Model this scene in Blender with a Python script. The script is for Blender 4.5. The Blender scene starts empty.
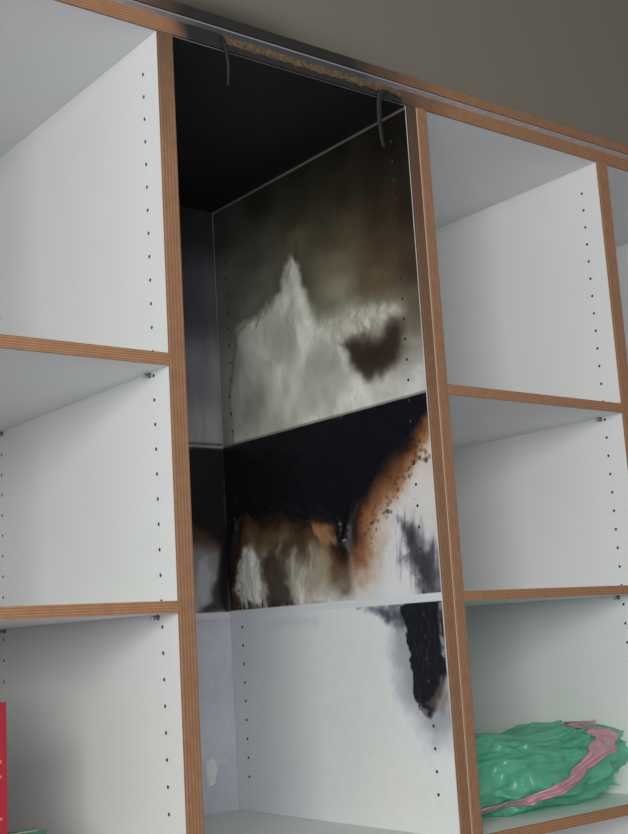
import bpy, numpy as np, math
from mathutils import Matrix, Vector, noise as mnoise
from mathutils.bvhtree import BVHTree
D=.6115; XA=.0255; XB=.4973; XB2=.5424; XC=1.0084; XC2=1.0377; XL=-.4718; XL0=-.4945; XR=1.5045; XR2=1.527
ZT=2.5; Z1=2.01; Z1b=1.9924; Z2=1.6652; Z2b=1.649; ZB=1.2836; ED=.004
sc=bpy.context.scene
sc.view_settings.view_transform='Standard'; sc.view_settings.look='None'
def lin(c):
    c=np.asarray(c,float)/255.
    return np.where(c<.04045,c/12.92,((c+.055)/1.055)**2.4)
# ------------------------------------------------------------- materials
def newmat(name):
    m=bpy.data.materials.new(name); m.use_nodes=True
    nt=m.node_tree; b=nt.nodes['Principled BSDF']; return m,nt,b
def N(nt,t,**k):
    n=nt.nodes.new(t)
    for a,v in k.items(): setattr(n,a,v)
    return n
def math_(nt,op,a,b=None,clamp=False):
    n=N(nt,'ShaderNodeMath',operation=op,use_clamp=clamp)
    for i,v in enumerate((a,b)):
        if v is None: continue
        if isinstance(v,(int,float)): n.inputs[i].default_value=v
        else: nt.links.new(v,n.inputs[i])
    return n.outputs[0]
def mix(nt,f,a,b):
    n=N(nt,'ShaderNodeMix',data_type='RGBA')
    for s,v in ((0,f),(6,a),(7,b)):
        if isinstance(v,(int,float)): n.inputs[s].default_value=v
        elif isinstance(v,(tuple,list)): n.inputs[s].default_value=(*v[:3],1)
        else: nt.links.new(v,n.inputs[s])
    return n.outputs[2]
def simple(name,col,rough=.5,nscale=30,namt=.06,bump=0.02,**kw):
    m,nt,b=newmat(name)
    tc=N(nt,'ShaderNodeTexCoord'); no=N(nt,'ShaderNodeTexNoise'); no.inputs['Scale'].default_value=nscale; no.inputs['Detail'].default_value=4
    nt.links.new(tc.outputs['Object'],no.inputs['Vector'])
    c2=tuple(max(0,x*(1-namt*2)) for x in col)
    mr=N(nt,'ShaderNodeMapRange'); mr.inputs[1].default_value=.3; mr.inputs[2].default_value=.7; nt.links.new(no.outputs[0],mr.inputs[0])
    nt.links.new(mix(nt,mr.outputs[0],c2,col),b.inputs['Base Color'])
    b.inputs['Roughness'].default_value=rough
    if bump:
        bp=N(nt,'ShaderNodeBump'); bp.inputs['Strength'].default_value=bump; bp.inputs['Distance'].default_value=.002
        nt.links.new(no.outputs[0],bp.inputs['Height']); nt.links.new(bp.outputs[0],b.inputs['Normal'])
    for k,v in kw.items(): b.inputs[k].default_value=v
    return m
LAM=simple('white_laminate',(.80,.805,.81),.5,3,.02,0,**{'Specular IOR Level':.3})
BLACKSOOT=simple('soot_black',(.009,.009,.012),.6,25,.25,.2)
METAL=simple('steel',(.32,.32,.34),.4,30,.05,0,Metallic=1.0)
HOLE=simple('drilled_hole_dark',(.05,.045,.04),.9,30,.1,0)
CHAR=simple('charred_strip',(.02,.017,.015),.7,200,.3,.3)
def ply(name,axis,org,soot=None,dark=1.0,pitch=.0045,light=(180,134,100),darkc=(156,110,80)):
    m,nt,b=newmat(name)
    tc=N(nt,'ShaderNodeTexCoord'); sp=N(nt,'ShaderNodeSeparateXYZ'); nt.links.new(tc.outputs['Object'],sp.inputs[0])
    X=sp.outputs[axis]
    no=N(nt,'ShaderNodeTexNoise'); no.inputs['Scale'].default_value=60; no.inputs['Detail'].default_value=5
    nt.links.new(tc.outputs['Object'],no.inputs['Vector'])
    ph=math_(nt,'MULTIPLY',math_(nt,'SUBTRACT',X,org),2*math.pi/pitch)
    s=math_(nt,'SINE',math_(nt,'ADD',ph,math_(nt,'MULTIPLY',no.outputs[0],.8)))
    s=math_(nt,'MULTIPLY_ADD',s,.5); s.node.inputs[2].default_value=.5
    c=mix(nt,s,tuple(lin(darkc)*dark),tuple(lin(light)*dark))
    mr=N(nt,'ShaderNodeMapRange'); mr.inputs[1].default_value=.35; mr.inputs[2].default_value=.65; nt.links.new(no.outputs[0],mr.inputs[0])
    c=mix(nt,math_(nt,'MULTIPLY',mr.outputs[0],.35),c,tuple(lin((130,92,66))*dark))
    if soot:
        ax,a0,a1,b1,b0,col=soot
        Y=sp.outputs[ax]
        n2=N(nt,'ShaderNodeTexNoise'); n2.inputs['Scale'].default_value=9; nt.links.new(tc.outputs['Object'],n2.inputs['Vector'])
        Yn=math_(nt,'ADD',Y,math_(nt,'MULTIPLY',math_(nt,'SUBTRACT',n2.outputs[0],.5),.12))
        u=N(nt,'ShaderNodeMapRange'); u.inputs[1].default_value=a0; u.inputs[2].default_value=a1; nt.links.new(Yn,u.inputs[0])
        v=N(nt,'ShaderNodeMapRange'); v.inputs[1].default_value=b0; v.inputs[2].default_value=b1; nt.links.new(Yn,v.inputs[0])
        c=mix(nt,math_(nt,'MULTIPLY',u.outputs[0],v.outputs[0]),c,col)
    nt.links.new(c,b.inputs['Base Color']); b.inputs['Roughness'].default_value=.6
    return m
# ------------------------------------------------------------- helpers
def empty(name):
    e=bpy.data.objects.new(name,None); sc.collection.objects.link(e); return e
def meshobj(name,v,f,mat,parent=None,smooth=False):
    me=bpy.data.meshes.new(name); me.from_pydata([tuple(p) for p in v],[],f); me.update()
    if smooth: me.polygons.foreach_set('use_smooth',[True]*len(me.polygons))
    o=bpy.data.objects.new(name,me); sc.collection.objects.link(o)
    if mat: me.materials.append(mat)
    if parent: o.parent=parent
    return o
def box(name,x0,x1,y0,y1,z0,z1,mat,parent=None,bev=0):
    v=[(x,y,z) for x in (x0,x1) for y in (y0,y1) for z in (z0,z1)]
    f=[(0,1,3,2),(4,6,7,5),(0,4,5,1),(2,3,7,6),(0,2,6,4),(1,5,7,3)]
    o=meshobj(name,v,f,mat,parent)
    if bev:
        m=o.modifiers.new('b','BEVEL'); m.width=bev; m.segments=2
    return o
U=empty('shelving_unit')
# ------------------------------------------------------------- panels
def divider(name,x0,x1,soot=None,dark=1.,z0=.0,z1=ZT):
    box(name+'_core',x0,x1,ED,D,z0,z1,LAM,U)
    box(name+'_edge',x0,x1,-.001,ED,z0,z1,ply(name+'_ply',0,x0,soot,dark,pitch=.0052),U,.0007)
divider('divider_outer_left',XL0,XL)
divider('divider_a',0,XA,(2,2.30,2.62,9.,10.,(.05,.03,.02)),.74)
XM=.5175; XM2=.5212
divider('divider_b_left',XB,XM,(2,1.9,2.55,9.,10.,(.05,.028,.018)),.66)
divider('divider_b_right',XM2,XB2,None,.78)
box('divider_b_joint',XM,XM2,.001,D,0,ZT,simple('joint_strip',(.62,.5,.42),.5),U)
divider('divider_c',XC,XC2,None,.82)
divider('divider_outer_right',XR,XR2)
def shelf(name,x0,x1,z0,z1,dark=.88):
    box(name+'_board',x0,x1,ED,D,z0,z1,LAM,U)
    box(name+'_edge',x0,x1,-.001,ED,z0,z1,ply(name+'_ply',2,z0,None,dark,pitch=.0036,light=(186,138,102),darkc=(148,102,72)),U,.0007)
bays=[('left',XL,0),('right',XB2,XC),('far_right',XC2,XR)]
g=.0004
for n,a,b in bays:
    shelf('shelf_upper_'+n,a+g,b-g,Z1b,Z1); shelf('shelf_lower_'+n,a+g,b-g,Z2b,Z2)
for n,a,b in bays+[('middle',XA,XB)]:
    shelf('base_board_'+n,a+g,b-g,ZB-.018,ZB)
    shelf('low_shelf_'+n,a+g,b-g,.85,.868); shelf('bottom_board_'+n,a+g,b-g,.08,.098)
    box('back_panel_'+n,a,b,D,D+.008,.08,ZT,LAM,U)
box('plinth',XL0,XR2,.05,.07,0,.08,LAM,U)
box('top_board',XL0,XR2,ED,D+.008,ZT,ZT+.025,LAM,U)
box('top_board_edge_left',XL0,.115,-.001,ED,ZT,ZT+.025,ply('ply_top_l',2,ZT,(0,.0,.06,9,10,(.014,.011,.01)),.8),U,.0007)
box('top_board_edge_right',.486,XR2,-.001,ED,ZT,ZT+.025,ply('ply_top_r',2,ZT,(0,-2,-1,.46,.62,(.02,.015,.012)),.8),U,.0007)
m,nt,b=newmat('particle_board')
tc=N(nt,'ShaderNodeTexCoord'); vo=N(nt,'ShaderNodeTexVoronoi'); vo.inputs['Scale'].default_value=300; nt.links.new(tc.outputs['Object'],vo.inputs['Vector'])
no=N(nt,'ShaderNodeTexNoise'); no.inputs['Scale'].default_value=110; no.inputs['Detail'].default_value=6; nt.links.new(tc.outputs['Object'],no.inputs['Vector'])
cr=N(nt,'ShaderNodeValToRGB'); cr.color_ramp.elements[0].position=.30; cr.color_ramp.elements[0].color=(*lin((56,45,32)),1); cr.color_ramp.elements[1].position=.75; cr.color_ramp.elements[1].color=(*lin((128,104,72)),1)
nt.links.new(no.outputs[0],cr.inputs[0])
vc=mix(nt,vo.outputs['Distance'],tuple(lin((108,88,60))),tuple(lin((60,48,34))))
nt.links.new(mix(nt,.35,cr.outputs[0],vc),b.inputs['Base Color'])
b.inputs['Roughness'].default_value=.9
rng=np.random.default_rng(3)
nx=160; v=[];f=[]
for i in range(nx+1):
    x=.115+(.486-.115)*i/nx
    for k,z in enumerate(np.linspace(ZT+.009,ZT+.0245,8)): v.append((x,.0015+rng.uniform(-.0008,.0008),z))
for i in range(nx):
    for k in range(7): q=i*8+k; f.append((q,q+8,q+9,q+1))
meshobj('exposed_particle_board',v,f,m,U)
v=[];f=[]
for i in range(nx+1):
    x=.115+(.486-.115)*i/nx; zt=ZT+.0105+.0035*mnoise.noise(Vector((x*60,0,0)))+.003*mnoise.noise(Vector((x*220,3,0)))
    v+=[(x,-.0005,ZT),(x,-.0005,zt),(x,ED,zt),(x,ED,ZT)]
for i in range(nx):
    q=i*4
    for a_,b_ in ((0,1),(1,2),(3,0)): f.append((q+a_,q+4+a_,q+4+b_,q+b_))
meshobj('charred_lower_lip',v,f,CHAR,U)
box('top_gap_strip',XL0,XR2,.0035,.02,ZT+.025,ZT+.035,ply('gap_strip',2,0,(0,-.10,.1,.42,.6,(.05,.05,.055)),1,pitch=.05,light=(170,165,165),darkc=(150,145,145)),U)
box('cornice_board_edge',XL0,XR2,-.004,.0,ZT+.035,ZT+.053,ply('ply_corn',2,ZT,(0,-.12,.04,.38,.6,(.014,.011,.01)),.72),U,.0007)
box('cornice_board',XL0,XR2,.0,D,ZT+.035,ZT+.053,LAM,U)
# ------------------------------------------------------------- holes
def discs(name,pts,nrm,r=.0027,mat=HOLE):
    v=[];f=[]
    for (x,y,z) in pts:
        b0=len(v); n=12
        for k in range(n):
            a=2*math.pi*k/n; v.append((x,y+r*math.cos(a),z+r*math.sin(a)))
        idx=list(range(b0,b0+n)); f.append(idx if nrm>0 else idx[::-1])
    return meshobj(name,v,f,mat,U)
PZ=.0355
def zs(lo,hi,ph=2.448):
    k0=math.ceil((lo-ph)/PZ); out=[]
    z=ph+k0*PZ
    while z<hi: out.append(z); z+=PZ
    return out
for nm,x,s in (('a_left',0,-1),('c_left',XC,-1),('outer_left',XL,1),('b_right',XB2,1),('c_right',XC2,1),('outer_right',XR,-1),('a_right',XA,1)):
    P=[(x+s*.0003,y,z) for y in (.045,.57) for z in zs(ZB+.06,ZT-.03)+zs(.9,ZB-.05)]
    discs('peg_holes_'+nm,P,s)
def cyl(p0,p1,r,n=14):
    p0=Vector(p0);p1=Vector(p1);d=(p1-p0).normalized();a=d.orthogonal().normalized();b_=d.cross(a)
    v=[];f=[]
    for p in (p0,p1):
        for k in range(n):
            t=2*math.pi*k/n; v.append(p+r*(math.cos(t)*a+math.sin(t)*b_))
    for k in range(n): f.append((k,(k+1)%n,n+(k+1)%n,n+k))
    f.append(list(range(n))[::-1]); f.append(list(range(n,2*n)))
    return v,f
pv=[];pf=[]
def addp(v,f):
    o=len(pv); pv.extend(v); pf.extend([[i+o for i in q] for q in f])
for (xx,s) in ((0,-1),(XL,1),(XC,-1),(XB2,1),(XR,-1),(XC2,1)):
    for z in (Z1b,Z2b):
        for y in (.055,.565):
            addp(*cyl((xx,y,z-.004),(xx+s*.010,y,z-.004),.0022))
            addp(*cyl((xx,y,z-.004),(xx+s*.0012,y,z-.004),.004))
            addp(*cyl((xx+s*.010,y,z-.003),(xx+s*.010,y,z-.008),.002))
meshobj('shelf_pins',pv,pf,METAL,U)
# ------------------------------------------------------------- soot survey maps
def tab(s): return np.random.default_rng(s).random((256,256))
def vn(x,y,T):
    xi=np.floor(x).astype(int);yi=np.floor(y).astype(int);fx=x-xi;fy=y-yi
    fx=fx*fx*(3-2*fx);fy=fy*fy*(3-2*fy)
    a=T[xi&255,yi&255];b_=T[(xi+1)&255,yi&255];c=T[xi&255,(yi+1)&255];d=T[(xi+1)&255,(yi+1)&255]
    return (a*(1-fx)+b_*fx)*(1-fy)+(c*(1-fx)+d*fx)*fy
def fbm(x,y,s,o=4):
    r=0;a=.5;t=0
    for k in range(o):
        r=r+a*vn(x*2**k+17.3*k,y*2**k+9.1*k,tab(s+k)); t+=a; a*=.55
    return r/t-.5
def sdf(px,py,poly):
    P=np.array(poly,float); d=np.full(px.shape,1e9); ins=np.zeros(px.shape,bool)
    for i in range(len(P)):
        a=P[i];b_=P[(i+1)%len(P)];e=b_-a
        wx=px-a[0];wy=py-a[1];t=np.clip((wx*e[0]+wy*e[1])/(e@e+1e-9),0,1)
        d=np.minimum(d,np.hypot(wx-t*e[0],wy-t*e[1]))
        c=((a[1]<=py)!=(b_[1]<=py))
        if abs(e[1])>1e-9: ins^=c&(px<a[0]+(py-a[1])*e[0]/e[1])
    return np.where(ins,-d,d)
def ss(x): x=np.clip(x,0,1); return x*x*(3-2*x)
def pr(s): return [tuple(float(q) for q in p.split(',')) for p in s.split()]
def idw(px,py,S,C,pw=3.2,sx=1.,sy=1.):
    S=np.array(S,float);C=np.array(C,float);num=np.zeros(px.shape+(3,));den=np.zeros(px.shape)
    for s,c in zip(S,C):
        w=1/(((px-s[0])*sx)**2+((py-s[1])*sy)**2+900)**(pw/2)
        num+=w[...,None]*c;den+=w
    return num/den[...,None]
def ramp(d,xs,cols):
    cols=np.array(cols,float); return np.stack([np.interp(d,xs,cols[:,k]) for k in range(3)],-1)
def skin(name,plane,u0,u1,z0,z1,step,fn,mat,offset,sgn):
    nu=int((u1-u0)/step)+1;nz=int((z1-z0)/step)+1
    uu,zz=np.meshgrid(np.linspace(u0,u1,nu),np.linspace(z0,z1,nz),indexing='ij')
    col,h,gl=fn(uu*1000,zz*1000); h=np.maximum(h,0)
    base=np.full(uu.shape,offset)+sgn*(.0008+h)
    co=np.stack((base,uu,zz),-1) if plane=='x' else np.stack((uu,base,zz),-1)
    idx=np.arange(nu*nz).reshape(nu,nz)
    q=np.stack((idx[:-1,:-1],idx[1:,:-1],idx[1:,1:],idx[:-1,1:]),-1).reshape(-1,4)
    if plane=='x' and sgn<0 : q=q[:,::-1]
    me=bpy.data.meshes.new(name); me.vertices.add(nu*nz); me.vertices.foreach_set('co',co.reshape(-1).astype(np.float32))
    me.loops.add(q.size); me.loops.foreach_set('vertex_index',q.reshape(-1).astype(np.int32))
    me.polygons.add(len(q)); me.polygons.foreach_set('loop_start',(np.arange(len(q))*4).astype(np.int32))
    me.update(calc_edges=True); me.validate()
    me.polygons.foreach_set('use_smooth',np.ones(len(me.polygons),bool))
    at=me.color_attributes.new('soot','FLOAT_COLOR','POINT')
    rgba=np.concatenate((col.reshape(-1,3),gl.reshape(-1,1)),1).astype(np.float32); at.data.foreach_set('color',rgba.reshape(-1))
    o=bpy.data.objects.new(name,me); sc.collection.objects.link(o); o.parent=U; me.materials.append(mat); return h,uu,zz
m,nt,b=newmat('scorched_laminate'); SK=m
at=N(nt,'ShaderNodeAttribute',attribute_name='soot'); tc=N(nt,'ShaderNodeTexCoord')
no=N(nt,'ShaderNodeTexNoise'); no.inputs['Scale'].default_value=60; no.inputs['Detail'].default_value=4; nt.links.new(tc.outputs['Object'],no.inputs['Vector'])
mr=N(nt,'ShaderNodeMapRange'); mr.inputs[1].default_value=.3; mr.inputs[2].default_value=.7; mr.inputs[3].default_value=.98; mr.inputs[4].default_value=1.02; nt.links.new(no.outputs[0],mr.inputs[0])
vm=N(nt,'ShaderNodeVectorMath',operation='SCALE'); nt.links.new(at.outputs['Color'],vm.inputs[0]); nt.links.new(mr.outputs[0],vm.inputs['Scale']); nt.links.new(vm.outputs[0],b.inputs['Base Color'])
nt.links.new(at.outputs['Alpha'],b.inputs['Roughness']); b.inputs['Specular IOR Level'].default_value=.3

SU=pr('568,2447 579,2299 593,2133 606,2010 440,2471 449,2369 456,2288 306,2487 313,2409 319,2341 184,2484 192,2409 199,2334 206,2260 211,2214 72,2481 80,2408 87,2337 94,2265 101,2203 9,2457 14,2331 16,2225 17,2137 13,2067 548,2021 351,1997 175,2003 18,2020 93,2023')
CU=[(46,45,43),(88,87,84),(120,120,120),(118,114,108),(22,21,19),(58,56,50),(92,90,82),(15,14,12),(32,29,23),(72,67,54),(13,12,10),(30,26,19),(60,53,40),(94,88,72),(116,112,96),(13,11,9),(23,19,14),(38,30,21),(56,45,31),(82,70,53),(13,10,8),(27,21,15),(46,36,27),(82,74,62),(155,153,146),(148,148,143),(166,166,162),(176,176,174),(190,190,190),(180,178,174)]
SM=pr('587,1764 541,1683 381,1673 376,1728 264,1667 204,1715 100,1707 285,1739 39,1818 -5,1895 5,1700 120,1759 449,1791 339,1799')
CM=[(84,78,72),(150,148,144),(168,166,163),(138,132,120),(192,192,194),(196,195,197),(205,205,210),(162,152,140),(192,188,188),(186,174,166),(165,165,175),(198,196,198),(108,90,72),(120,98,78)]
SW=pr('582,1607 387,1601 165,1577 570,1341 140,1333 401,1457 14,1402')
CW=[(194,196,204),(204,207,213),(206,209,215),(202,204,212),(214,216,222),(208,210,217),(210,212,219)]
U2=pr('345,2318 331,2299 323,2263 303,2224 279,2186 229,2175 180,2182 109,2173 58,2160 52,2142 88,2126 141,2126 200,2121 194,2092 153,2058 166,2037 148,2007 260,1980 413,1970 580,1980 590,2088 562,2176 540,2222 500,2232 468,2230 430,2258 395,2268 380,2300 362,2312')
U3=pr('208,2120 169,2124 115,2117 62,2127 43,2112 51,2079 85,2051 139,2034 160,2045 179,2078')
M2=pr('612,1994 -3,1994 -3,1971 46,1937 84,1914 125,1890 167,1868 197,1837 218,1795 235,1760 254,1767 257,1799 301,1820 353,1811 403,1837 487,1841 533,1862 570,1838 590,1764 600,1725 612,1700')
M4=pr('332,1802 279,1807 259,1773 289,1766 316,1782')
M5=pr('557,1785 525,1788 495,1747 486,1698 515,1673 556,1672 581,1704 571,1743')
M5b=pr('410,1755 385,1770 372,1725 378,1682 402,1678')
M6=pr('481,1755 446,1781 425,1732 405,1675 460,1665 480,1698')
M7=pr('600,1685 380,1678 382,1664 600,1664')
M8=pr('79,1789 59,1770 48,1739 22,1731 4,1695 4,1665 38,1668 60,1699 95,1731')
W1=pr('210,1653 2,1658 7,1617 85,1616 146,1633')
W2=pr('101,1651 3,1652 3,1589 -1,1538 18,1495 46,1469 69,1475 79,1510 86,1559 91,1608')
W2h=pr('125,1650 -10,1655 -30,1540 -15,1440 50,1420 115,1500 135,1590')
W3=pr('70,1482 48,1479 52,1469 68,1471')
def refpx(z): return np.interp(z,[1300,1600,2000,2450],[208,204,188,176])
def faceB(y,z):
    w1=fbm(y/60,z/60,10);w2=fbm(y/60+50,z/60,20);w3=fbm(y/14,z/14,30);w4=fbm(y/14+9,z/14,40)
    w5=fbm(y/130,z/130,45)
    yy=y+w1*26+w3*7; zz=z+w2*26+w4*7
    cu=idw(yy,zz,SU,CU); cm=idw(yy,zz,SM,CM,4); cw=idw(yy,zz,SW,CW,2)
    st=fbm(y/30,z/150,50); sm=fbm((y+z*.4)/70,(z-y*.3)/45,55)
    cu*= (1+.16*st+.30*sm)[...,None]
    c=np.where((z>1993)[...,None],cu,np.where((z>1657)[...,None],cm,cw))
    h=np.zeros(y.shape); gl=np.full(y.shape,.55)
    def lay(poly,col,soft,warp=1.,na=0,dom=None,opac=1,sh=None):
        nonlocal c
        d=sdf(y+(yy-y)*warp,z+(zz-z)*warp,poly)+na*w3*10
        k=ss((soft-d)/(2*soft))*opac
        if dom is not None: k=k*dom
        cc=np.array(col,float)*(1+.12*w4)[...,None]
        c=c*(1-k[...,None])+cc*k[...,None]
        return k,d
    up=(z>1993);mid=(z<=1993)&(z>1664);lo=(z<=1651)
    # upper bay: pale, smoothly draped blistered film inside soft smoke
    d=sdf(y+(yy-y)*1.3,z+(zz-z)*1.3,U2)+w3*6
    ax_=ss((z-2170)/90)*ss((y-250)/40)
    soft=26-16*ax_
    k=ss((soft-d)/(2*soft))*up
    wy=y+w1*50+w5*110; wz=z+w2*40
    def crease(a,b,s): return 1-np.abs(fbm(a,b,s,2))*4
    cr1=crease((wy+.35*wz)/95,(wz-.2*wy)/260,62); cr2=crease((wy-.5*wz)/90,(wz+.3*wy)/200,64)
    fold=np.clip(cr1,-1,1)*.6+np.clip(cr2,-1,1)*.4-.35
    var=fbm(y/80,z/90,60,3)
    tone=np.interp(z,[2000,2080,2180,2310],[180,168,156,150])
    base=np.stack((tone,tone*1.0,tone*.955),-1)*(1+.10*fold+.50*var)[...,None]
    c=c*(1-k[...,None])+base*k[...,None]
    damp=ss((z-2030)/100)
    fs=ss(fold*.8+.4)
    h+= k*ss(-d/26)*(.002+.006*fs*damp+.003*ss(var*2+.5))
    kk=up*ss((y-430)/150)*ss((2260-z)/60)*.28; c=c*(1-kk[...,None])+np.array((96,94,90))*kk[...,None]
    wis=ss(.5+3.2*fbm((y*1.0+z*.25)/110,(z-.15*y)/22,66,3))
    kk=up*ss((270-y)/120)*ss((2150-z)/15+1)*ss((z-2120)/30)*wis*.45
    c=c*(1-kk[...,None])+np.array((84,72,56))*kk[...,None]
    kk=up*ss((.9-np.hypot((y-100+w1*40)/150,(z-2085+w2*40)/70))/.9)*(.55+.9*wis*.5)
    kk=np.clip(kk,0,.9); c=c*(1-kk[...,None])+np.array((58,47,36))*kk[...,None]
    k,d=lay(U3,(36,29,22),17,1.6,1.2,up,.85)
    lay(pr('235,2168 180,2172 110,2166 62,2150 70,2138 120,2146 190,2145 240,2150'),(158,153,140),9,1.4,.6,up,.8)
    lay(pr('335,2318 331,2318 320,2350 323,2352'),(40,38,32),6,.8,0,up,.6)
    # middle bay
    dm=sdf(y+(yy-y)*1.15,z+(zz-z)*1.15,M2)+w3*10
    dn=dm+fbm(y/30,z/30,85)*34
    right=ss((240-y)/30)
    thin=np.interp(y,[0,60,150,240],[.8,1.15,1.45,1.0])
    rc=ramp(dn/thin,[0,8,20,36,54,78],[(26,20,20),(52,32,23),(96,60,40),(132,92,66),(170,144,126),(200,196,194)])
    rk=mid*right*ss((84*thin-dn)/(44*thin))
    c=c*(1-rk[...,None])+rc*rk[...,None]
    lc=ramp(dn,[0,10,24,45,70,95],[(24,19,18),(38,26,20),(68,47,33),(92,72,53),(112,102,88),(146,142,134)])
    lk=mid*(1-right)*ss((110-dn)/60)
    c=c*(1-lk[...,None])+lc*lk[...,None]
    stv=fbm((y+w1*60+w5*60)/26,(z+w2*50)/90,80)
    low=mid*ss((1810-z)/40)*ss((y-270)/60)
    c*= (1+low*stv*1.1)[...,None]; h+=low*(np.clip(stv,-.3,.3)+.3)*.008
    k,d=lay(M6,(58,48,40),14,1.8,1.6,mid,.85)
    k,d=lay(M5,(182,182,178),6,1.4,.8,mid); h+=k*.004*ss(-d/20); c*=(1+k*stv*.35)[...,None]
    k,d=lay(M5b,(162,157,146),10,1.6,.8,mid,.75); h+=k*.003
    k,d=lay(pr('340,1760 300,1770 285,1740 300,1690 335,1690 350,1720'),(150,138,122),16,1.8,1,mid,.6)
    k,d=lay(M8,(54,54,62),18,1.6,2,mid,.95)
    sx=ss(.5+4*fbm(y/6+z/40,z/60,88)); kk=ss((40-d)/50)*sx*mid*.5; c=c*(1-kk[...,None])+np.array((46,46,54))*kk[...,None]
    k,d=lay(M7,(50,42,36),5,1,1.8,mid*ss(.5+fbm(y/5,z/60,91)*4),.95)
    k=ss((5-dm)/9)*mid
    cc=np.array((18,17,22.))*(1+.25*w4)[...,None]; c=c*(1-k[...,None])+cc*k[...,None]
    melt=ss((1-np.abs(dm+8)/16))*mid*ss((1880-z)/40)*ss((y-190)/30)
    h+=k*(.002+.003*fbm(y/30,z/30,90))+melt*.0055; gl=np.where(k>.5,.36,gl)
    k,d=lay(M4,(156,112,80),9,1.8,1.4,mid,.75); h+=k*.005
    sp=pr('250,1772 232,1772 228,1748 240,1742 252,1750'); k,d=lay(sp,(22,18,17),4,.5,.3,mid); h+=k*.005
    r=np.random.default_rng(7)
    for i in range(150):
        t=r.random(); cy=212*(1-t)+r.normal(0,12)-22; cz=1785+165*t+r.normal(0,12)-14; rr=abs(r.normal(1.5,1.4))+.8
        if cy<8: continue
        dd=np.hypot(y-cy,z-cz); k=ss((rr-dd)/3+.5)*mid*r.uniform(.2,.55)
        c=c*(1-k[...,None])+np.array((56,34,26))*k[...,None]; h+=k*.0006
    # lower bay
    halo,d=lay(W2h,(108,110,120),32,1.4,1.6,lo,.6)
    k,d=lay(W1,(56,58,68),16,1.6,2.,lo,.9)
    lay(pr('480,1640 330,1640 340,1625 470,1628'),(172,174,182),16,1,1,lo,.5)
    k,d=lay(W2,(24,25,32),3.5,1.1,1.,lo); gl=np.where((k>.5),.33,gl); h+=k*(.002+.004*ss(.5+2*fbm(y/16,z/45,95)))
    k,d=lay(W3,(140,132,124),3,.8,.6,lo,.7); h+=k*.004
    k,d=lay(pr('55,1487 30,1500 10,1535 2,1500 20,1475'),(110,98,90),6,1,1.4,lo,.6)
    bnd=(z<=1664)&(z>1651); c=np.where(bnd[...,None],np.array((198,199,203.)),c)
    ln=ss((3-np.abs(z-1995))/2)*.45; c=c*(1-ln[...,None])+np.array((60,50,40))*ln[...,None]
    k=ss((z-2492)/2)*ss((2499-z)/2)*.55; c=c*(1-k[...,None])+np.array((130,124,112))*k[...,None]
    inm=(z<1993)&(z>1690)
    k=ss((y-607)/2)*(.4*(z>=1993)+.15*(z<1993)); k=k*(1-inm); c=c*(1-k[...,None])+np.array((150,150,152))*k[...,None]
    edge=ss(y/12)*ss((607-y)/12); h=h*edge
    c=np.clip(c,5,222)
    alb=lin(c)/lin(refpx(z))[...,None]*.8
    return np.clip(alb,.003,.85),h,gl
h,uu,zz=skin('scorched_side_face','x',.0045,D-.001,ZB+.0005,ZT-.0005,.0015,faceB,SK,XB,-1)
def hat(y,z):
    i=int(round((y-uu[0,0])/(uu[-1,0]-uu[0,0])*(uu.shape[0]-1)));k=int(round((z-zz[0,0])/(zz[0,-1]-zz[0,0])*(uu.shape[1]-1)))
    return h[max(i-2,0):i+3,max(k-2,0):k+3].max()
discs('peg_holes_b_left',[(XB-.0013-hat(y,z),y,z) for y in (.045,.57) for z in zs(ZB+.06,ZT-.03)],-1,.0028)
SKp=pr('429,2482 478,2490 420,2298 482,2305 424,2130 478,2135 444,2028 430,1747 440,1708 435,1611 482,1608 447,1401 422,1348')
CK=[(26,25,30),(33,32,36),(54,52,58),(74,72,77),(98,96,103),(118,117,121),(132,130,131),(115,112,114),(145,144,150),(180,182,193),(188,190,201),(192,194,204),(186,186,199)]
K1=pr('30,1990 497,1992 502,1766 487,1663 472,1687 475,1796 445,1826 415,1836 200,1850 30,1810')
K2=pr('30,1846 487,1847 475,1790 421,1796 200,1800 30,1790'); K3=pr('451,1707 507,1766 501,1663 421,1665')
K5=pr('421,1381 440,1392 452,1367 442,1336 423,1329')
def faceK(x,z):
    w1=fbm(x/60,z/60,110);w2=fbm(x/60+50,z/60,120);w3=fbm(x/12,z/12,130)
    yy=x+w1*20+w3*6; zz=z+w2*20+w3*6
    c=idw(yy,zz,SKp,CK,3.,.5,1)*(1+.06*w3+.25*fbm(x/16,z/120,133)*(z>1993))[...,None]
    h=np.zeros(x.shape); gl=np.full(x.shape,.55)
    def lay(P,col,soft,dom,op=1):
        nonlocal c
        d=sdf(yy,zz,P);k=ss((soft-d)/(2*soft))*dom*op; c=c*(1-k[...,None])+np.array(col,float)*k[...,None]; return k,d
    mid=(z<1992)&(z>1664)
    k,d=lay(K2,(66,46,35),20,mid); k,d=lay(K3,(48,41,39),10,mid,.9)
    bl=pr('425,1765 448,1775 462,1740 455,1685 432,1680 415,1710'); k,d=lay(bl,(155,155,160),8,mid,.9); h+=k*.004*ss(-d/12)
    k,d=lay(K1,(22,20,22),8,mid); h+=k*.001
    k,d=lay(K5,(214,216,225),3,z<1600); h+=k*.006*(1+w3)
    ln=ss((4-np.abs(z-2000))/3)*.7; c=c*(1-ln[...,None])+np.array((60,48,42))*ln[...,None]
    bnd=(z<=1664)&(z>1651); c=np.where(bnd[...,None],np.array((188,189,198.)),c)
    c=np.clip(c,5,222); return np.clip(lin(c)/lin(refpx(z))[...,None]*.8,.003,.85),h,gl
skin('scorched_back_panel','y',XA+.001,XB-.001,ZB+.0005,ZT-.0005,.0025,faceK,SK,D,-1)
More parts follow.
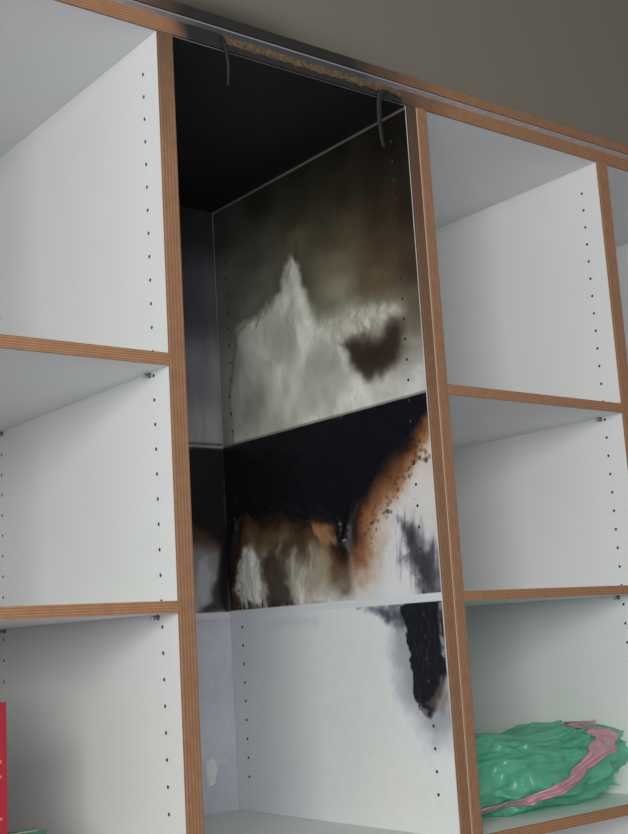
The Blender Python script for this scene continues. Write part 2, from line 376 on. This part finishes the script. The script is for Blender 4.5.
def faceA(y,z):
    w=fbm(y/60,z/60,150)
    t=np.interp(z+w*80,[1300,1600,1800,2100,2400],[190,175,40,90,30])
    c=np.stack((t,t*.97,t*.95),-1); return np.clip(lin(c)/.62*.8,.004,.85),np.zeros(y.shape),np.full(y.shape,.55)
skin('scorched_side_face_a','x',.0045,D-.001,ZB+.0005,ZT-.0005,.006,faceA,SK,XA,1)
box('sooty_ceiling_face',XA+.0005,XB-.0005,.0045,D-.001,ZT-.0012,ZT-.0002,BLACKSOOT,U)
def strip(name,path,w,wd):
    v=[];f=[];wd=Vector(wd)
    for i,p in enumerate(path):
        p=Vector(p); ww=w*(1-.4*i/len(path)); v+= [p-wd*ww/2,p+wd*ww/2]
    for i in range(len(path)-1): f.append((2*i,2*i+1,2*i+3,2*i+2))
    o=meshobj(name,v,f,CHAR,U,True); s=o.modifiers.new('s','SOLIDIFY'); s.thickness=.0015
pa=[(.470,-.003,ZT+.008),(.452,-.005,ZT+.010),(.438,-.007,ZT+.008),(.428,-.008,ZT-.001),(.424,-.008,ZT-.02),(.424,-.007,ZT-.05),(.425,-.008,ZT-.08),(.427,-.01,ZT-.098)]
strip('burnt_edging_hook',pa,.013,(.95,.1,-.25))
strip('burnt_edging_curl',[(.114,-.002,ZT+.02),(.118,-.006,ZT-.005),(.122,-.004,ZT-.03),(.119,-.005,ZT-.06)],.006,(1,0,0))
# ------------------------------------------------------------- books
RB=empty('red_book')
RED=simple('red_cover',(.40,.012,.03),.35,20,.1,0)
bx0,bx1,by0,by1,bz0,bz1=-.248,-.205,.10,.29,ZB+.0005,1.546
box('cover_right',bx1-.003,bx1,by0+.003,by1,bz0,bz1,RED,RB,.0008); box('cover_left',bx0,bx0+.003,by0+.003,by1,bz0,bz1,RED,RB,.0008)
box('spine',bx0,bx1,by0,by0+.003,bz0,bz1,RED,RB,.001)
box('pages',bx0+.003,bx1-.003,by0+.003,by1-.006,bz0+.003,bz1-.004,simple('paper',(.7,.66,.55),.8,200,.1,0),RB)
YE=simple('yellow_print',(.62,.30,.08),.4)
for i,(za,zb_) in enumerate(((1.47,1.474),(1.452,1.455),(1.40,1.403))):
    box('title_line_%d'%i,bx0+.006,bx1-.008,by0-.0006,by0,za,zb_,YE,RB)
GB=empty('green_notebook')
GM=simple('green_cover',(.05,.16,.09),.4)
box('cover_front',-.200,-.152,.10,.103,ZB+.0005,1.380,GM,GB,.0008)
box('cover_rear',-.200,-.152,.125,.128,ZB+.0005,1.380,GM,GB,.0008)
box('page_block',-.198,-.154,.103,.125,ZB+.0005,1.378,simple('paper2',(.7,.66,.55),.8,200,.1,0),GB)
# ------------------------------------------------------------- plastic bag
BG=empty('green_plastic_bag')
m,nt,b=newmat('thin_green_plastic')
b.inputs['Base Color'].default_value=(*lin((150,232,206)),1); b.inputs['Roughness'].default_value=.2; b.inputs['Specular IOR Level'].default_value=1.0
tc=N(nt,'ShaderNodeTexCoord'); vo=N(nt,'ShaderNodeTexVoronoi'); vo.feature='DISTANCE_TO_EDGE'; vo.inputs['Scale'].default_value=26
nz_=N(nt,'ShaderNodeTexNoise'); nz_.inputs['Scale'].default_value=18; nz_.inputs['Detail'].default_value=3; nt.links.new(tc.outputs['Object'],nz_.inputs['Vector'])
va=N(nt,'ShaderNodeVectorMath',operation='MULTIPLY_ADD'); nt.links.new(nz_.outputs['Color'],va.inputs[0]); va.inputs[1].default_value=(.05,.05,.05); nt.links.new(tc.outputs['Object'],va.inputs[2]); nt.links.new(va.outputs[0],vo.inputs['Vector'])
bp=N(nt,'ShaderNodeBump'); bp.inputs['Strength'].default_value=.7; bp.inputs['Distance'].default_value=.01; nt.links.new(vo.outputs['Distance'],bp.inputs['Height']); nt.links.new(bp.outputs[0],b.inputs['Normal'])
tr=N(nt,'ShaderNodeBsdfTranslucent'); tr.inputs[0].default_value=(*lin((175,246,226)),1)
tp=N(nt,'ShaderNodeBsdfTransparent'); tp.inputs[0].default_value=(*lin((212,248,236)),1)
m1=N(nt,'ShaderNodeMixShader'); m1.inputs[0].default_value=.4; m2=N(nt,'ShaderNodeMixShader'); m2.inputs[0].default_value=.5
nt.links.new(b.outputs[0],m1.inputs[1]); nt.links.new(tr.outputs[0],m1.inputs[2]); nt.links.new(m1.outputs[0],m2.inputs[1]); nt.links.new(tp.outputs[0],m2.inputs[2]); nt.links.new(m2.outputs[0],nt.nodes['Material Output'].inputs[0])
import bmesh
def ridg(p,s,o):
    return 1-min(1,abs(mnoise.noise((p*s+Vector((o,o*2,o*3))))*2.6))
def cell(p,s,o):
    d,_=mnoise.voronoi(p*s+Vector((o,o,o))); return min(1,(d[1]-d[0])*1.6)
def bag(name,sub,cx,cy,rx,ry,topb,tilt,ofs,amp=1.,dip=0,smooth=True):
    bm=bmesh.new(); bmesh.ops.create_icosphere(bm,subdivisions=sub,radius=1)
    O=Vector((ofs,ofs*.7,-ofs))
    for v in bm.verts:
        p=v.co.copy(); n=p+O
        q=Vector((math.copysign(abs(p.x)**.8,p.x),math.copysign(abs(p.y)**.85,p.y),math.copysign(abs(p.z)**.8,p.z)))
        pw=n+.25*Vector((mnoise.noise(n*2),mnoise.noise(n*2+Vector((5,0,0))),mnoise.noise(n*2+Vector((0,7,0)))))
        d=amp*(.12*ridg(pw,1.9,1)+.14*(1-cell(pw,2.2,4))+.05*ridg(pw,5,7)+.03*(1-cell(pw,6,2)))
        s=.76+d
        top=topb+tilt*p.x-dip*math.exp(-((p.x-.05)/.25)**2)
        x=cx+q.x*rx*s*1.02; y=cy+q.y*ry*s
        z=ZB+ (top*.5)+q.z*top*.5*s*1.08
        v.co=Vector((min(max(x,XB2+.002),XC-.002),y,max(z,ZB+.001+.002*abs(mnoise.noise(p*9)))))
    me=bpy.data.meshes.new(name); bm.to_mesh(me); t=BVHTree.FromBMesh(bm); bm.free()
    me.materials.append(m)
    me.polygons.foreach_set('use_smooth',[True]*len(me.polygons))
    o=bpy.data.objects.new(name,me); sc.collection.objects.link(o); o.parent=BG
    return t
bvh=bag('bag_film',6,.79,.165,.262,.145,.136,.006,0,1.,.016)
bag('bag_inner_layer',5,.79,.18,.19,.10,.100,.004,3.3,1.3,.0)
PK=simple('pink_drawstring',(.60,.30,.38),.3,60,.12,.1)
path=[(.975,1.408),(.93,1.394),(.88,1.376),(.82,1.352),(.76,1.332),(.70,1.316),(.65,1.305),(.60,1.300)]
fine=[]
for i in range(len(path)-1):
    for k in range(12):
        t=k/12; fine.append((path[i][0]*(1-t)+path[i+1][0]*t,path[i][1]*(1-t)+path[i+1][1]*t))
fine.append(path[-1])
v=[];f=[];W=9
for i,(x,z) in enumerate(fine):
    w=.032-.019*i/len(fine)+.003*math.sin(i*.5)
    a=fine[min(i+1,len(fine)-1)];c_=fine[max(i-1,0)]
    dx,dz=a[0]-c_[0],a[1]-c_[1];L=math.hypot(dx,dz);nx_,nz2=-dz/L,dx/L
    for k in range(W):
        s=(k/(W-1)-.5)*w; X=x+nx_*s; Z=max(z+nz2*s,ZB+.004)
        hit=bvh.ray_cast(Vector((X,-.3,Z)),Vector((0,1,0)))
        y=hit[0].y if hit[0] else None
        v.append([X,y,Z])
ys=np.array([np.nan if q[1] is None else q[1] for q in v]).reshape(-1,W)
ok=~np.isnan(ys).all(1); fi=np.where(ok)[0]
for i in range(len(ys)):
    if ok[i]: ys[i]=np.where(np.isnan(ys[i]),np.nanmean(ys[i]),ys[i])
for i in range(len(ys)):
    if not ok[i]: ys[i]=ys[fi[np.argmin(abs(fi-i))]]
for it in range(5):
    pz=np.pad(ys,((1,1),(0,0)),'edge'); ys=np.minimum(ys,(pz[:-2]+pz[2:]+ys)/3)
ys-=.004
for i in range(len(fine)):
    for k in range(W): v[i*W+k][1]=ys[i,k]+.0025*math.sin(k*2.2+i*.25)
for i in range(len(fine)-1):
    for k in range(W-1): q=i*W+k; f.append((q,q+1,q+W+1,q+W))
o=meshobj('drawstring',v,f,PK,BG,True); s=o.modifiers.new('s','SOLIDIFY'); s.thickness=.0008
# ------------------------------------------------------------- room
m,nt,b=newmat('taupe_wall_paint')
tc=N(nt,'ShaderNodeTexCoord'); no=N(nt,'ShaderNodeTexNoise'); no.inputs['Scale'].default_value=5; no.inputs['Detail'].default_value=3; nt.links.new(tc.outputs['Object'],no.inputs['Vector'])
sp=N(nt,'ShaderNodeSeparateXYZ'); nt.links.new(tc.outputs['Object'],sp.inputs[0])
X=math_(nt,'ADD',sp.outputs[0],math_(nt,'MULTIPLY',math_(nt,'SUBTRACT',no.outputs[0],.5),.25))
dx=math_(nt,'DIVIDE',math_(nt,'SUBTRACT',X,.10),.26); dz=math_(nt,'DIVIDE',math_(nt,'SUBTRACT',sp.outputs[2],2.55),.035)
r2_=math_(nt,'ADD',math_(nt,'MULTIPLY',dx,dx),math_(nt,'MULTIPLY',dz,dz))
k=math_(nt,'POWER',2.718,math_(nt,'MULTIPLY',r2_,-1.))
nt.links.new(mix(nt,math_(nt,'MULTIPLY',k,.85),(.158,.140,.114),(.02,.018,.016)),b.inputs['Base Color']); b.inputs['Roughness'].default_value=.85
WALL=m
WP=simple('wall_paint',(.45,.43,.39),.85)
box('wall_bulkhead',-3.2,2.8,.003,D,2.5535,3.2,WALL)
box('wall_back',-3.2,2.8,D+.009,D+.12,0,3.2,WP)
box('wall_right',2.8,2.9,-4,D+.12,0,3.2,WP)
box('floor',-3.2,2.9,-4,D+.12,-.1,0,simple('floor_tile',(.44,.43,.50),.5))
box('ceiling',-3.2,2.9,-4,D+.12,3.2,3.3,simple('ceiling_paint',(.64,.66,.58),.9))
# ------------------------------------------------------------- light
w=bpy.data.worlds.new('world'); sc.world=w; w.use_nodes=True
nt=w.node_tree; bg=nt.nodes['Background']
tc=N(nt,'ShaderNodeTexCoord'); sp=N(nt,'ShaderNodeSeparateXYZ'); nt.links.new(tc.outputs['Generated'],sp.inputs[0])
mr=N(nt,'ShaderNodeMapRange'); mr.inputs[1].default_value=-.45; mr.inputs[2].default_value=.45; nt.links.new(sp.outputs[2],mr.inputs[0])
nt.links.new(mix(nt,mr.outputs[0],(1.22,1.17,1.52),(.72,.86,.72)),bg.inputs[0]); bg.inputs[1].default_value=.47
def area(name,loc,target,sx,sy,power,col):
    l=bpy.data.lights.new(name,'AREA'); l.shape='RECTANGLE'; l.size=sx; l.size_y=sy; l.energy=power; l.color=col
    o=bpy.data.objects.new(name,l); sc.collection.objects.link(o); o.location=loc
    o.rotation_euler=(Vector(target)-Vector(loc)).to_track_quat('-Z','Y').to_euler()
area('window_light',(-2.3,-2.6,2.15),(.4,.2,1.3),1.6,1.2,88,(.98,1.0,.93))
# ------------------------------------------------------------- camera
ya,pi,ro=.6726,.1768,-.0585
fw=Vector((math.sin(ya)*math.cos(pi),math.cos(ya)*math.cos(pi),math.sin(pi))); r=Vector((math.cos(ya),-math.sin(ya),0)); u=r.cross(fw)
r2=math.cos(ro)*r+math.sin(ro)*u; u2=-math.sin(ro)*r+math.cos(ro)*u
cam=bpy.data.cameras.new('camera'); co=bpy.data.objects.new('camera',cam); sc.collection.objects.link(co)
cam.sensor_fit='VERTICAL'; cam.sensor_height=24; cam.sensor_width=24*628/834; cam.lens=1212/834*24; cam.clip_start=.02
M=Matrix((( r2.x,u2.x,-fw.x,-.8791),(r2.y,u2.y,-fw.y,-1.4207),(r2.z,u2.z,-fw.z,1.6102),(0,0,0,1))); co.matrix_world=M
sc.camera=co
